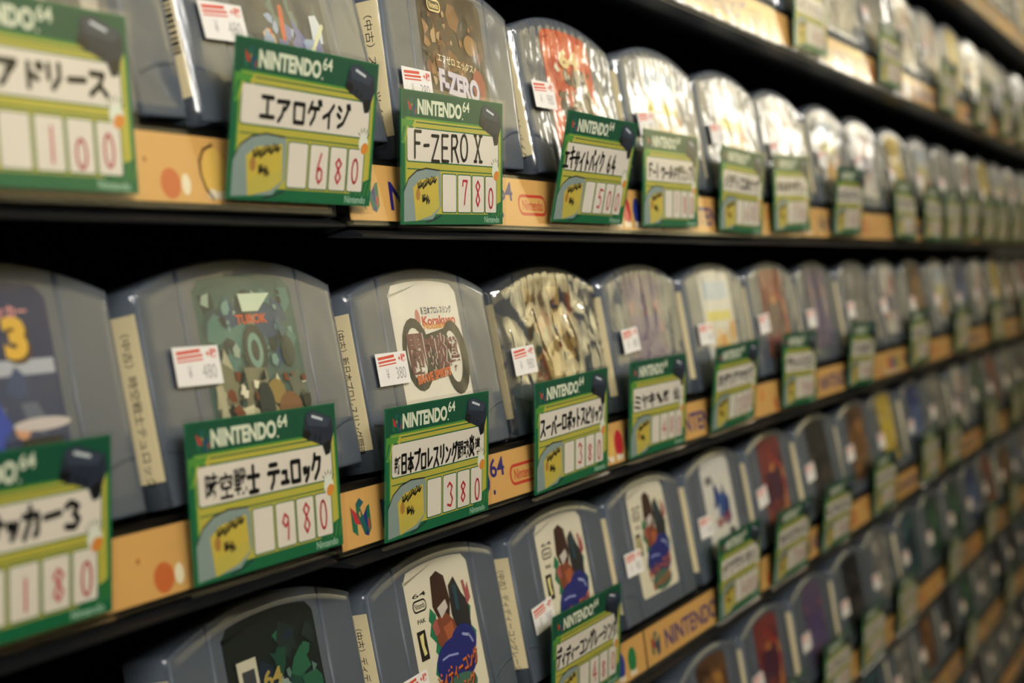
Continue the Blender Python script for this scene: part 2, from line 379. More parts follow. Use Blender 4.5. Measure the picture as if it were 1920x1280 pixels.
# ------------------------------------------------------------------ cartridges
CW, SH, AP, CT = 109., 61., 70., 18.
def top_z(x, w=CW, sh=SH, ap=AP):
    t = min(1., abs(x - CW / 2) / (w / 2))
    return sh + (ap - sh) * (1 - t ** 2.1)
def outline(x0, x1, zb, ins=0., n=16):
    """closed outline (x, z) between x0 and x1 under the arched top, inset by ins"""
    p = [(x0 + ins, zb + ins), (x1 - ins, zb + ins)]
    for i in range(n + 1):
        x = x1 - ins + (x0 - x1 + 2 * ins) * i / n
        p.append((x, top_z(x) - ins))
    return p
def shell_mesh():
    m = MB()
    def loft(rings, mt, cap0=True, cap1=True):
        n = len(rings[0][0])
        vs = [(x, y, z) for ring, y in rings for x, z in ring]
        fs = []
        for r in range(len(rings) - 1):
            for i in range(n):
                j = (i + 1) % n
                fs.append((r * n + i, r * n + j, (r + 1) * n + j, (r + 1) * n + i))
        m.mesh(vs, [f[::-1] for f in fs], mt, True)
        if cap0: m.face([(x, rings[0][1], z) for x, z in rings[0][0]], mt)
        if cap1: m.face([(x, rings[-1][1], z) for x, z in rings[-1][0][::-1]], mt)
    loft([(outline(0, CW, 0, 1.3, 24), 1.3), (outline(0, CW, 0, .5, 24), 1.6), (outline(0, CW, 0, 0, 24), 2.4), (outline(0, CW, 0, 0, 24), CT - 1.6),
          (outline(0, CW, 0, 1.4, 24), CT)], M_shell)
    g0, g1 = 20.6, 21.5
    for x0, x1 in ((0, g0), (g1, CW - g1), (CW - g0, CW)):     # three front panels parted by two deep grooves
        loft([(outline(x0, x1, 0, 1.0, 12), 0.), (outline(x0, x1, 0, .45, 12), .12), (outline(x0, x1, 0, .12, 12), .55), (outline(x0, x1, 0, .12, 12), 2.6)], M_shell, cap1=False)
    for sx in (1, -1):                                          # scooped grip line low on each side panel
        pts = [(CW / 2 + sx * (CW / 2 - 1.5 - 17 * (i / 8)), 15.5 - 4. * (i / 8) ** 2) for i in range(9)]
        for (xa, za), (xb, zb) in zip(pts, pts[1:]):
            q = [(xa, za), (xb, zb), (xb, zb - 1.), (xa, za - 1.)]
            m.mesh([(x, -.45, z) for x, z in q[:2]] + [(x, .05, z) for x, z in q[2:]], [(0, 1, 2, 3)], M_shell)
            m.mesh([(xa, -.45, za), (xb, -.45, zb), (xb, .05, zb + .5), (xa, .05, za + .5)], [(0, 1, 2, 3)], M_shell)
    return m.data('shell')
ME_shell = shell_mesh()

LX0, LX1, LZ0 = 27., 82.5, 9.
def label_outline(ins=0.):
    p = [(LX0 + 2 + ins, LZ0 + ins), (LX1 - 2 - ins, LZ0 + ins), (LX1 - ins, LZ0 + 2 + ins)]
    n = 14
    for i in range(n + 1):
        x = LX1 - ins - (LX1 - LX0 - 2 * ins) * i / n
        z = top_z(x) - 5.2 - ins
        if i in (0, n): z -= 2.2
        if i == 0 or i == n: p.append((x, z - 1.2))
        x2 = min(max(x, LX0 + ins + .5), LX1 - ins - .5)
        p.append((x2, z))
    p.append((LX0 + ins, LZ0 + 2 + ins))
    return p
class Art:
    """label artwork in label coordinates u right, v down (0..1)"""
    def __init__(s, base, rim=None):
        s.m = MB(); s.k = 0
        s.m.flat(label_outline(), rim or base, -.12)
        s.m.flat(label_outline(.6), base, -.16); s.y = -.2
    def P(s, u, v): return (LX0 + u * (LX1 - LX0), 64.2 - v * (64.2 - LZ0))
    def nx(s): s.y -= .008; return s.y
    def poly(s, pts, c): s.m.flat([s.P(*p) for p in pts], c, s.nx())
    def ell(s, u, v, a, b, c, rot=0., n=22): x, z = s.P(u, v); s.m.ell(x, z, a * 55.5, b * 55.2, c, s.nx(), n, rot)
    def rect(s, u0, v0, u1, v1, c): s.poly([(u0, v1), (u1, v1), (u1, v0), (u0, v0)], c)
    def line(s, pts, w, c): s.m.line([s.P(*p) for p in pts], w, c, s.nx())
    def text(s, b, u, v, w, h, c, off=.01, rot=0., shear=0.): x, z = s.P(u, v); text(s.m, b, x, z, w * 55.5, h * 55.2, c, s.nx(), off, rot, shear)
    def rr(s, u0, v0, u1, v1, r, c): a = s.P(u0, v1); b = s.P(u1, v0); s.m.flat(rr(a[0], a[1], b[0], b[1], r), c, s.nx())
    def oval(s, u, v, c, bg):
        s.rr(u, v, u + .2, v + .085, 2.2, c); s.rr(u + .012, v + .012, u + .188, v + .073, 1.7, bg); s.text('Nintendo', u + .028, v + .062, .145, .042, c, .015)
    def done(s): return s.m.data('front_label')
def shards(a, rng, cols, n, u0, v0, u1, v1, size=.12):
    for _ in range(n):
        cu, cv = rng.uniform(u0, u1), rng.uniform(v0, v1); s = size * rng.uniform(.4, 1.2); t = rng.uniform(0, 6.28)
        k = rng.randint(3, 6)
        pts = []
        for i in range(k):
            an = t + 6.283 * i / k; r = s * rng.uniform(.4, 1.2)
            pts.append((min(.97, max(.03, cu + r * math.cos(an))), min(.97, max(.07, cv + r * math.sin(an)))))
        a.poly(pts, rng.choice(cols))

def art_racing():            # white label, brown and dark rounded shapes in a blue tub, orange lettering
    a = Art(ink(232, 224, 198))
    for i, (u, v) in enumerate(((.32, .30), (.30, .40), (.34, .52), (.86, .34), (.88, .52), (.28, .66))):
        a.poly([(u, v), (u + .07, v + .06), (u + .03, v + .15), (u - .05, v + .08)], ink(30, 120, 80))
    a.text('64', .1, .20, .2, .03, BLACKI); a.oval(.08, .215, BLACKI, ink(232, 224, 198)); a.text('PAK', .11, .375, .12, .03, BLACKI)
    a.rect(.07, .42, .19, .62, ink(34, 28, 24)); a.poly([(.1, .45), (.16, .44), (.145, .52), (.165, .58), (.12, .59), (.105, .52)], ink(232, 220, 150))
    a.poly([(.4, .1), (.5, .07), (.6, .12), (.63, .3), (.58, .42), (.44, .44), (.36, .3)], ink(62, 36, 28)); a.poly([(.36, .4), (.52, .36), (.66, .46), (.6, .66), (.44, .66), (.34, .54)], ink(132, 70, 48))
    a.poly([(.42, .32), (.56, .28), (.58, .34), (.46, .4)], ink(206, 196, 186)); a.poly([(.3, .42), (.38, .38), (.4, .48), (.33, .5)], ink(170, 90, 86))
    a.poly([(.64, .2), (.74, .15), (.82, .28), (.9, .36), (.88, .6), (.7, .62), (.62, .4)], ink(42, 40, 44)); a.poly([(.7, .2), (.76, .22), (.75, .4), (.7, .38)], ink(34, 72, 84))
    a.poly([(.85, .2), (.89, .2), (.9, .27), (.94, .22), (.95, .34), (.88, .38)], ink(168, 88, 88)); a.poly([(.46, .46), (.6, .44), (.62, .54), (.5, .58)], ink(176, 96, 60))
    a.ell(.6, .64, .13, .1, ink(96, 54, 40)); a.ell(.57, .72, .31, .17, ink(34, 42, 118)); a.ell(.72, .62, .2, .13, ink(34, 42, 118))
    a.line([(.36, .67), (.46, .66), (.6, .675)], .8, ink(150, 160, 214)); a.line([(.72, .56), (.82, .585), (.86, .64)], 1.1, ink(160, 170, 214))
    a.ell(.56, .9, .26, .09, ink(70, 110, 92))
    for dx, c in ((.012, ink(70, 26, 18)), (0, ink(214, 112, 52))):
        a.text('ディディーコング', .24 + dx, .87 + dx, .66, .115, c, .03, .12); a.text('レーシング', .3 + dx, .97 + dx, .5, .085, c, .03, .1)
    return a.done()
def art_logo():              # white label, navy words, orange brush words, black brush ring with dark red characters
    W = ink(228, 222, 206); a = Art(W)
    k0 = len(a.m.v); BK, MR, OR, NB = ink(20, 20, 28), ink(96, 30, 50), ink(206, 92, 40), ink(22, 40, 84)
    a.text('新日本プロレスリング', .43, .30, .46, .055, NB, .03); a.ell(.37, .32, .035, .06, ink(190, 120, 110))
    a.text('Korakuen', .42, .375, .5, .065, ink(190, 64, 44), .04, 0, .1); a.text('Nousenden', .43, .40, .44, .045, ink(214, 140, 56), .04, 0, .1)
    def ring(cu, cv, ru, rv, a0, a1, w0, w1, c, n=18):
        o, i = [], []
        for k in range(n + 1):
            t = math.radians(a0 + (a1 - a0) * k / n); w = w0 + (w1 - w0) * math.sin(math.pi * k / n)
            o.append((cu + (ru + w) * math.cos(t), cv - (rv + w) * math.sin(t))); i.append((cu + ru * math.cos(t), cv - rv * math.sin(t)))
        for k in range(n): a.poly([o[k], o[k + 1], i[k + 1], i[k]], c)
    ring(.27, .56, .135, .18, 20, 345, .075, .06, BK); ring(.80, .60, .115, .18, 120, -150, .05, .1, BK)
    a.poly([(.38, .44), (.72, .40), (.76, .48), (.4, .5)], BK); a.poly([(.3, .70), (.62, .66), (.6, .72), (.3, .76)], BK)
    a.poly([(.36, .47), (.7, .45), (.74, .66), (.38, .68)], BK)
    for dx, c in ((.014, ink(206, 192, 184)), (0, MR)):
        a.text('闘', .15 + dx, .69, .22, .27, c, .05); a.text('魂', .38 + dx, .68, .17, .24, c, .05)
        a.text('炎', .54 + dx, .69, .17, .26, c, .05); a.text('導', .70 + dx, .71, .18, .25, c, .05)
    a.text('BRAVE SPIRITS', .2, .76, .5, .062, ink(206, 92, 40), .05, .07, .1)
    a.text('64', .8, .93, .1, .03, BK)
    a.m.v = a.m.v[:k0] + [(x, y, z + 4.4) for x, y, z in a.m.v[k0:]]          # words sit high on the label
    return a.done()
def art_racer():             # brown label with white-violet words
    a = Art(ink(62, 48, 40)); r = random.Random(3)
    shards(a, r, [ink(96, 66, 44), ink(124, 84, 50), ink(70, 40, 36), ink(40, 36, 36)], 26, .1, .15, .95, .6, .14); shards(a, r, [ink(150, 104, 60), ink(36, 28, 26), ink(180, 150, 110), ink(120, 60, 46)], 40, .05, .1, .95, .66, .05)
    a.ell(.75, .34, .1, .07, ink(150, 110, 62)); a.ell(.82, .62, .1, .12, ink(150, 60, 50))
    a.oval(.14, .085, ink(236, 214, 150), ink(62, 48, 40))
    a.text('エフゼロ エックス', .2, .5, .55, .06, ink(226, 214, 170), .02, -.06)
    for d, c in ((.012, ink(76, 54, 110)), (0, ink(206, 200, 214))): a.text('F-ZERO', .18 + d, .7 + d, .62, .16, c, .05, -.06, .05)
    shards(a, r, [ink(84, 76, 74), ink(120, 110, 104), ink(60, 60, 62)], 12, .1, .78, .95, .93, .1)
    return a.done()
def art_bike():              # orange-red label with a grey-beige machine shape
    a = Art(ink(206, 84, 52)); r = random.Random(5)
    shards(a, r, [ink(222, 120, 76), ink(190, 60, 44)], 14, .1, .1, .9, .9, .14)
    shards(a, r, [ink(170, 160, 140), ink(196, 186, 160), ink(112, 104, 96), ink(90, 86, 80)], 26, .25, .35, .85, .7, .1); shards(a, r, [ink(226, 214, 186), ink(60, 56, 52), ink(140, 120, 100)], 34, .2, .3, .9, .72, .045)
    a.ell(.36, .74, .13, .13, ink(48, 48, 48)); a.ell(.36, .74, .08, .08, ink(120, 110, 96)); a.ell(.72, .58, .12, .12, ink(60, 58, 56)); a.ell(.72, .58, .07, .07, ink(140, 130, 110))
    a.text('64', .3, .3, .4, .16, ink(238, 210, 150), .05)
    return a.done()
def art_rocks():             # dark teal top with a wheel, pale rocks below
    a = Art(ink(52, 88, 84)); r = random.Random(11)
    shards(a, r, [ink(34, 66, 74), ink(74, 120, 112), ink(28, 48, 56), ink(40, 70, 100)], 30, .05, .1, .95, .5, .13); shards(a, r, [ink(110, 150, 140), ink(24, 40, 48), ink(60, 96, 110), ink(150, 170, 150)], 40, .05, .08, .95, .52, .05)
    a.poly([(.42, .1), (.75, .1), (.6, .2), (.44, .2)], ink(206, 220, 190)); a.text('TUROK', .36, .27, .32, .055, ink(206, 86, 52), .04)
    a.ell(.5, .42, .12, .15, ink(30, 46, 46)); a.ell(.5, .42, .075, .1, ink(110, 150, 136)); a.ell(.5, .42, .04, .06, ink(30, 44, 44))
    a.ell(.84, .44, .07, .09, ink(36, 54, 52))
    shards(a, r, [ink(206, 200, 166), ink(176, 172, 140), ink(226, 220, 190), ink(116, 116, 92), ink(88, 96, 84), ink(60, 66, 60)], 40, .08, .56, .95, .92, .14)
    shards(a, r, [ink(226, 220, 190), ink(60, 62, 50), ink(150, 140, 100), ink(40, 46, 44), ink(120, 70, 50)], 50, .06, .56, .95, .94, .05)
    a.ell(.62, .66, .09, .07, ink(150, 128, 74)); a.ell(.5, .72, .08, .12, ink(54, 62, 58)); a.ell(.74, .76, .12, .09, ink(128, 92, 62))
    a.rect(.72, .86, .92, .9, ink(232, 224, 206))
    return a.done()
def art_soccer():            # dark blue label, gold figure, player in blue shirt on a green pitch
    a = Art(ink(24, 40, 84)); r = random.Random(13)
    a.rect(.02, .36, .98, .43, ink(170, 176, 186)); a.rect(.02, .43, .98, .72, ink(44, 58, 92)); a.rect(.02, .8, .98, .97, ink(38, 112, 66))
    shards(a, r, [ink(30, 60, 120), ink(50, 70, 110), ink(90, 100, 120)], 20, .05, .44, .95, .68, .08)
    for d, c in ((.02, ink(70, 40, 20)), (0, ink(222, 176, 60))): a.text('3', .66 + d, .36 + d, .16, .2, c, .06)
    a.text('サッカー', .55, .17, .3, .06, ink(226, 150, 150), .04)
    a.ell(.42, .30, .1, .06, ink(214, 160, 60)); a.ell(.3, .33, .1, .06, ink(150, 46, 40))
    a.ell(.42, .47, .055, .07, ink(196, 150, 116)); a.poly([(.3, .54), (.55, .54), (.62, .66), (.55, .7), (.53, .78), (.32, .78), (.25, .66)], ink(34, 66, 168))
    a.ell(.68, .68, .05, .04, ink(206, 150, 116)); a.rect(.66, .72, .94, .8, ink(20, 24, 30)); a.poly([(.34, .78), (.54, .78), (.6, .94), (.3, .94)], ink(216, 214, 210))
    a.ell(.82, .66, .2, .03, ink(200, 190, 186))
    return a.done()
def art_machines():          # dark picture with blue, white, orange machine shards
    a = Art(ink(52, 60, 74)); r = random.Random(17)
    shards(a, r, [ink(60, 84, 96), ink(70, 66, 84), ink(84, 110, 110), ink(40, 46, 60)], 34, .05, .1, .95, .9, .14)
    shards(a, r, [ink(214, 140, 84), ink(196, 96, 56), ink(224, 180, 120)], 9, .05, .62, .38, .85, .09)
    shards(a, r, [ink(196, 206, 214), ink(140, 160, 190), ink(90, 100, 156)], 20, .3, .5, .9, .95, .1)
    a.line([(.94, .5), (.66, .78)], 1.6, ink(206, 210, 170)); a.line([(.5, .45), (.48, .62)], 2.6, ink(196, 80, 48)); a.ell(.62, .78, .05, .05, ink(60, 150, 90))
    return a.done()
def art_forest():            # almost black-green with pale metal shapes, small white box
    a = Art(ink(20, 30, 30)); r = random.Random(19)
    shards(a, r, [ink(26, 70, 56), ink(38, 96, 70), ink(24, 40, 60), ink(30, 46, 44)], 30, .35, .12, .97, .95, .14)
    shards(a, r, [ink(140, 160, 150), ink(90, 120, 110), ink(180, 180, 150)], 14, .5, .3, .95, .9, .07)
    a.rect(.1, .22, .3, .5, ink(206, 200, 176)); a.rect(.14, .28, .27, .44, ink(60, 64, 70)); a.text('64', .34, .42, .2, .1, ink(170, 150, 80), .03)
    return a.done()
def art_stadium():           # white label with a blue burst
    a = Art(ink(226, 222, 210)); r = random.Random(23)
    shards(a, r, [ink(52, 84, 150), ink(34, 60, 120), ink(90, 120, 170)], 18, .34, .38, .72, .6, .17)
    a.text('BASE', .3, .72, .5, .1, ink(150, 60, 70), .04, .08); a.rr(.12, .17, .34, .25, 1.5, ink(120, 116, 116)); a.rect(.66, .76, .84, .82, ink(50, 46, 52))
    return a.done()
def art_robots():            # violet and gold shards (under crinkled film)
    a = Art(ink(120, 96, 66)); r = random.Random(29)
    shards(a, r, [ink(60, 50, 84), ink(176, 140, 74), ink(206, 176, 110), ink(150, 76, 52), ink(70, 84, 76)], 44, .05, .1, .95, .92, .16)
    return a.done()
def art_pale():
    a = Art(ink(206, 204, 196)); r = random.Random(31)
    a.rect(.1, .1, .9, .28, ink(176, 192, 206)); a.rect(.1, .4, .9, .5, ink(206, 196, 90))
    shards(a, r, [ink(214, 170, 80), ink(196, 150, 70), ink(206, 130, 70)], 22, .15, .55, .9, .92, .12)
    return a.done()
def art_random(seed, cols, base):
    a = Art(ink(*base)); r = random.Random(seed)
    cs = [ink(*c) for c in cols]
    shards(a, r, cs, 26, .05, .12, .95, .92, .17)
    a.rr(.15, .3 + .3 * r.random(), .85, .42 + .3 * r.random() + .12, 1.5, r.choice(cs))
    return a.done()
ARTS = dict(racing=art_racing(), logo=art_logo(), racer=art_racer(), bike=art_bike(), rocks=art_rocks(), soccer=art_soccer(),
            machines=art_machines(), forest=art_forest(), stadium=art_stadium(), robots=art_robots(), pale=art_pale())
RAND = [('white', [(206, 200, 190), (120, 110, 130), (170, 90, 80)], (220, 214, 200)), ('brown', [(120, 84, 50), (70, 48, 36), (170, 120, 60)], (96, 66, 44)),
        ('dark', [(40, 40, 46), (70, 60, 56), (26, 26, 30)], (34, 34, 38)), ('red', [(170, 60, 52), (206, 130, 70), (80, 40, 60)], (130, 60, 56)),
        ('violet', [(90, 76, 120), (150, 90, 110), (60, 60, 90)], (100, 86, 110)), ('blue', [(46, 66, 140), (90, 110, 160), (200, 200, 200)], (50, 62, 110)),
        ('green', [(50, 96, 74), (90, 130, 90), (30, 56, 50)], (46, 76, 62)), ('yellow', [(214, 186, 60), (226, 206, 120), (150, 120, 50)], (206, 176, 70)),
        ('grey', [(130, 130, 126), (90, 92, 96), (176, 170, 160)], (120, 118, 116)), ('teal', [(44, 92, 104), (100, 140, 140), (30, 50, 64)], (50, 80, 90))]
for i, (nm, cols, base) in enumerate(RAND): ARTS[nm] = art_random(100 + i, cols, base)

def price_sticker(seed):
    r = random.Random(seed); m = MB()
    pts = [(0, 0), (11.5, 0), (12, 1.2), (12.8, 1.2), (13.4, 0), (25.5, 0), (25.5, 12.4), (14.2, 12.4), (13.6, 11.6), (13, 12.4), (0, 12.4)]
    m.flat(pts, M_white, 0)
    P = ink(214, 84, 66)
    m.line([(1.6, 10.4), (15, 11.)], 1.1, P, -.05, False); m.line([(1.6, 8.9), (16, 9.5)], .8, P, -.05, False); m.line([(1.6, 7.7), (16, 8.2)], .5, P, -.05, False)
    text(m, '+税', 18, 8.4, 6.2, 3.1, P, -.05, .03)
    g = ink(172, 168, 170)
    text(m, '¥', 6.6, 2.2, 2.2, 4.2, g, -.05)
    text(m, str(r.choice((380, 480, 780, 980, 280))), 14.5, 2.0, 8, 4.6, g, -.05)
    m.box(0, .02, 0, 25.5, .12, 12.4, M_white)
    return m.data('price_sticker')
ME_stk = [price_sticker(i) for i in range(3)]
def spine_sticker(body, seed):
    m = MB(); r = random.Random(seed)
    y0, y1, z0, z1 = 1.4, 11.6, 7.5, 54.5
    m.box(-.25, y0, z0, 0, y1, z1, M_cream)
    t = MB(); w = min(43., 3.2 * len(body) + 6)
    text(t, body, 0, 0, w, 3.3, ink(40, 34, 30), 0, .0)
    for f, k in zip(t.f, t.m):                     # letters run down the spine
        m.face([(-.3, 4.2 + (3.3 - t.v[i][2]), z1 - 5 - t.v[i][0]) for i in f], t.mats[k])
    if seed == 99:                                 # printed bar code instead of handwriting
        m.f = m.f[:6]; m.m = m.m[:6]; m.sm = m.sm[:6]; m.v = m.v[:8]; z = 20.
        while z < 50:
            h = r.uniform(.4, 1.4); m.face([(-.3, 2.2, z), (-.3, 2.2, z + h), (-.3, 7.2, z + h), (-.3, 7.2, z)], ink(40, 36, 34)); z += h + r.uniform(.4, .9)
    return m.data('spine_sticker')
SPINES = {'machines': spine_sticker('x', 99)}
SPINES.update({k: spine_sticker(b, i) for i, (k, b) in enumerate((('logo', '（中古）新日本プロレスリング闘魂'), ('robots', '（中古）スーパーロボットスピ'),
          ('racing', '（中古）ディディーコングレーシ'), ('rocks', '（中古）時空戦士テュロック'), ('bike', '（中古）エキサイトバイク'), ('x', '（中古）ゴールデン'), ('y', '（中古）スターツイン')))})

def wrap_mesh(seed, amp, fold, loose):
    """clear bag round a cartridge: fine grid in front with creases, rounded rim, plain sides"""
    m = MB(); nx, nz = 46, 30; o = 1.6
    rs = seed * 7.13
    def edge(x): return top_z(x) + o + loose * .4 * (1 - ((x - CW / 2) / (CW / 2 + o)) ** 2)
    V = []
    for j in range(nz + 1):
        for i in range(nx + 1):
            x = -o + (CW + 2 * o) * i / nx; t = j / nz
            ze = edge(x)
            z = -1.2 + (ze + 1.2) * t
            e = min(i / 2., (nx - i) / 2., j / 1.5, (nz - j) / 2.5, 1.)
            n1 = noise.noise(Vector((x * .035 + rs, z * .03, rs))); n2 = noise.noise(Vector((x * .09, z * .06 + rs, 3.1 + rs)))
            d = amp * (1.2 * abs(n1) + .8 * abs(n2)) + amp * .3
            top = max(0., (t - .72) / .28)
            if fold:
                ph = x * .42 + 2.2 * n1 + rs
                d += fold * top ** 1.0 * (1. - .3 * top) * abs(math.sin(ph)) * 1.7
                d += fold * (.9 if fold > 1.5 else .12) * max(0, 1 - abs(t - .5) / .5) * (1 - abs(math.sin(x * .11 + z * .05 + 2.4 * n2 + rs))) ** 2
            d = min(d, 4.2)
            y = -.75 - d * e
            if e < 1: y += (1 - e) ** 2 * 2.6                     # rounded rim
            V.append((x, y, z))
    F = []
    w = nx + 1
    for j in range(nz):
        for i in range(nx): F.append((j * w + i, j * w + i + 1, (j + 1) * w + i + 1, (j + 1) * w + i))
    mt = M_foil if fold > 1.5 else M_crink if fold else (M_film if loose else M_tight)
    # perimeter runs back to behind the shell
    per = [i for i in range(w)] + [j * w + nx for j in range(1, nz + 1)] + [nz * w + i for i in range(nx - 1, -1, -1)] + [j * w for j in range(nz - 1, 0, -1)]
    b0 = len(V)
    for k, idx in enumerate(per):
        x, y, z = V[idx]; V.append((x, CT * .55 + .4 * math.sin(k * .7 + rs), z + (.5 * math.sin(k * .9 + rs) if z > 55 else 0)))
    b1 = len(V)
    for k, idx in enumerate(per):
        x, y, z = V[idx]; V.append((x, CT + 1., z))
    n = len(per)
    for k in range(n):
        q = (k + 1) % n
        F.append((per[k], b0 + k, b0 + q, per[q])); F.append((b0 + k, b1 + k, b1 + q, b0 + q))
    m.mesh(V, F, mt, True)
    return m.data('plastic_wrap')
WRAPS = dict(tight=[wrap_mesh(i, .12, 0, 0) for i in (1, 2)], soft=[wrap_mesh(i, .35, 0, 1.5) for i in (3, 4, 5)], crink=[wrap_mesh(i, .35, 1., 2.5) for i in (6, 7, 8)],
             bunch=[wrap_mesh(9, .7, 1.9, 4)])

STK = {('B', 519): (5, -4), ('B', 641): (2.5, 2.5), ('C', 390): (9.5, 8.5), ('C', 510): (7, 4), ('C', 629): (0.5, 0), ('D', 529): (9, -9), ('D', 652): (9, -5)}   # price stickers: distance from the left edge, height shift
def cartridge(row, i, xl, key, wrap, lean, label, sticker=True, spine=True, yaw=0.):
    r = random.Random(ord(row) * 100 + i)
    c, s = math.cos(LEAN), math.sin(LEAN)
    dz = lift(row, xl)
    # resting on the slanted deck
    t = thing('game_cartridge', label, 'game cartridge', (xl * MM, CB_Y * MM, CAMZ + (BOT[row] + dz + 22.75 + 20 * math.sin(max(0, lean - LEAN))) * MM), (-lean, 0, yaw),
              group='wrapped game cartridges on the %s' % ROWNAME[row])
    obj('shell', ME_shell, t)
    obj('front_label', ARTS[key], t)
    if spine:
        k = key if key in SPINES else ('x' if i % 2 else 'y')
        obj('spine_sticker', SPINES[k], t)
    w = WRAPS[wrap]; obj('plastic_wrap', w[i % len(w)], t)
    if sticker:
        o = obj('price_sticker', ME_stk[i % 3], t)
        sx, sz = STK.get((row, round(xl)), (8 + r.uniform(-1.5, 1.5), r.uniform(-1.5, 2))); o.scale = (.9, 1, .92)
        o.location = (sx * MM, {'tight': -1.2, 'soft': -2.0}.get(wrap, -2.9) * MM, (24 + sz) * MM); o.rotation_euler = (0, r.uniform(-.08, .02), 0)
    return t

R_ = math.radians
# known cartridges: row -> list of (x of the left shoulder, art, wrap, lean, what it looks like)
KNOWN = dict(
 B=[(283, 'grey', 'soft', 15, 'grey cartridge mostly behind the 100 card at the left edge'),
    (401, 'machines', 'soft', 16.5, 'grey cartridge with a blue and orange machine picture behind the 680 card'),
    (519, 'racer', 'soft', 10, 'grey cartridge with a brown racing picture behind the 780 card'),
    (641, 'bike', 'crink', 14, 'grey cartridge with an orange-red label behind the 500 card'),
    (759, 'pale', 'crink', 12.5, 'grey cartridge under glaring crinkled wrap behind the 180 card')],
 C=[(270, 'soccer', 'tight', 14, 'grey cartridge with a dark blue soccer label at the left edge'),
    (390, 'rocks', 'soft', 14, 'grey cartridge with a teal and rocky label behind the 980 card'),
    (510, 'logo', 'soft', 13.5, 'grey cartridge with a white label and dark brush logo behind the 380 card'),
    (629, 'robots', 'bunch', 13.5, 'cartridge in heavily crinkled shiny wrap behind the smaller-looking 380 card'),
    (750, 'violet', 'crink', 13, 'cartridge with a violet-grey label behind the 480 card of the middle row'),
    (870, 'pale', 'soft', 13, 'cartridge with a pale label and golden lower half, sixth in the middle row')],
 D=[(409, 'forest', 'tight', 14, 'grey cartridge with an almost black green label at the bottom edge'),
    (529, 'racing', 'tight', 14, 'grey cartridge with a blue tub label, nearest of the three alike, no card before it'),
    (652, 'racing', 'tight', 13.5, 'grey cartridge with a blue tub label behind the lower 480 card'),
    (768, 'racing', 'tight', 13.5, 'grey cartridge with a blue tub label above the bare strip, farthest of three alike'),
    (889, 'stadium', 'tight', 13.5, 'grey cartridge with a white label and blue burst in the lower row'),
    (1007, 'red', 'tight', 13.5, 'grey cartridge with a red and brown label right of the blue burst one')],
)
START = dict(Z=(610, 119), A=(523, 118.7), B=(877.5, 118.7), C=(990, 119.5), D=(1128, 119.5), E=(537, 119.2), F=(530, 119), G=(530, 119))
FAR = dict(Z=['yellow', 'white', 'grey'], A=['grey', 'white', 'white', 'yellow', 'pale', 'grey'],
           B=['pale', 'white', 'pale', 'white', 'yellow', 'pale', 'grey', 'white', 'yellow'],
           C=['red', 'violet', 'grey', 'white', 'brown', 'pale', 'blue', 'white', 'yellow', 'brown'],
           D=['dark', 'brown', 'yellow', 'blue', 'grey', 'white', 'green', 'red', 'grey'],
           E=['green', 'blue', 'dark', 'brown', 'red', 'violet', 'dark', 'grey', 'teal', 'green'], F=['dark', 'green', 'teal', 'grey', 'brown'], G=['dark', 'grey', 'teal'])
FARLOOK = dict(white='white', grey='grey', yellow='yellow', pale='pale', red='reddish', violet='violet', brown='brown', blue='blue', dark='dark', green='green', teal='teal')
for row in ROWS:
    L = list(KNOWN.get(row, []))
    x, p = START[row]; k = 0
    f = FAR[row]
    while x < 2860:
        art = f[k % len(f)] if k < 12 else R.choice(f)
        wr = ('crink' if (row == 'B' and k < 5) or k % 3 == 1 else 'soft') if row in 'ZAB' else ('soft' if row == 'C' else 'tight')
        L.append((x + R.uniform(-1.2, 1.2), art, wr, 13.5 + R.uniform(-1.5, 1.5), None)); x += p; k += 1
    out = []
    for it in L:
        xl = it[0]; zb = BOT[row] + lift(row, xl) + 22.75
        ps = [project((xl + a) * MM, (CB_Y + 16 * h / 70) * MM, (zb + h) * MM) for a in (0, 55, 109) for h in (0, 30, 60, 68)]
        if any(-15 < u < 1935 and -15 < v < 1295 for u, v in ps): out.append(it)
    for i, (xl, art, wr, ln, lab) in enumerate(out):
        if lab is None:
            lab = 'blurred %s-labelled cartridge, %s from the left on the %s' % (FARLOOK[art], ORD[i], ROWNAME[row])
        cartridge(row, i, xl, art, wr, R_(ln), lab, sticker=not (row == 'B' and i == 0), yaw=R_(R.uniform(-.6, .6)))

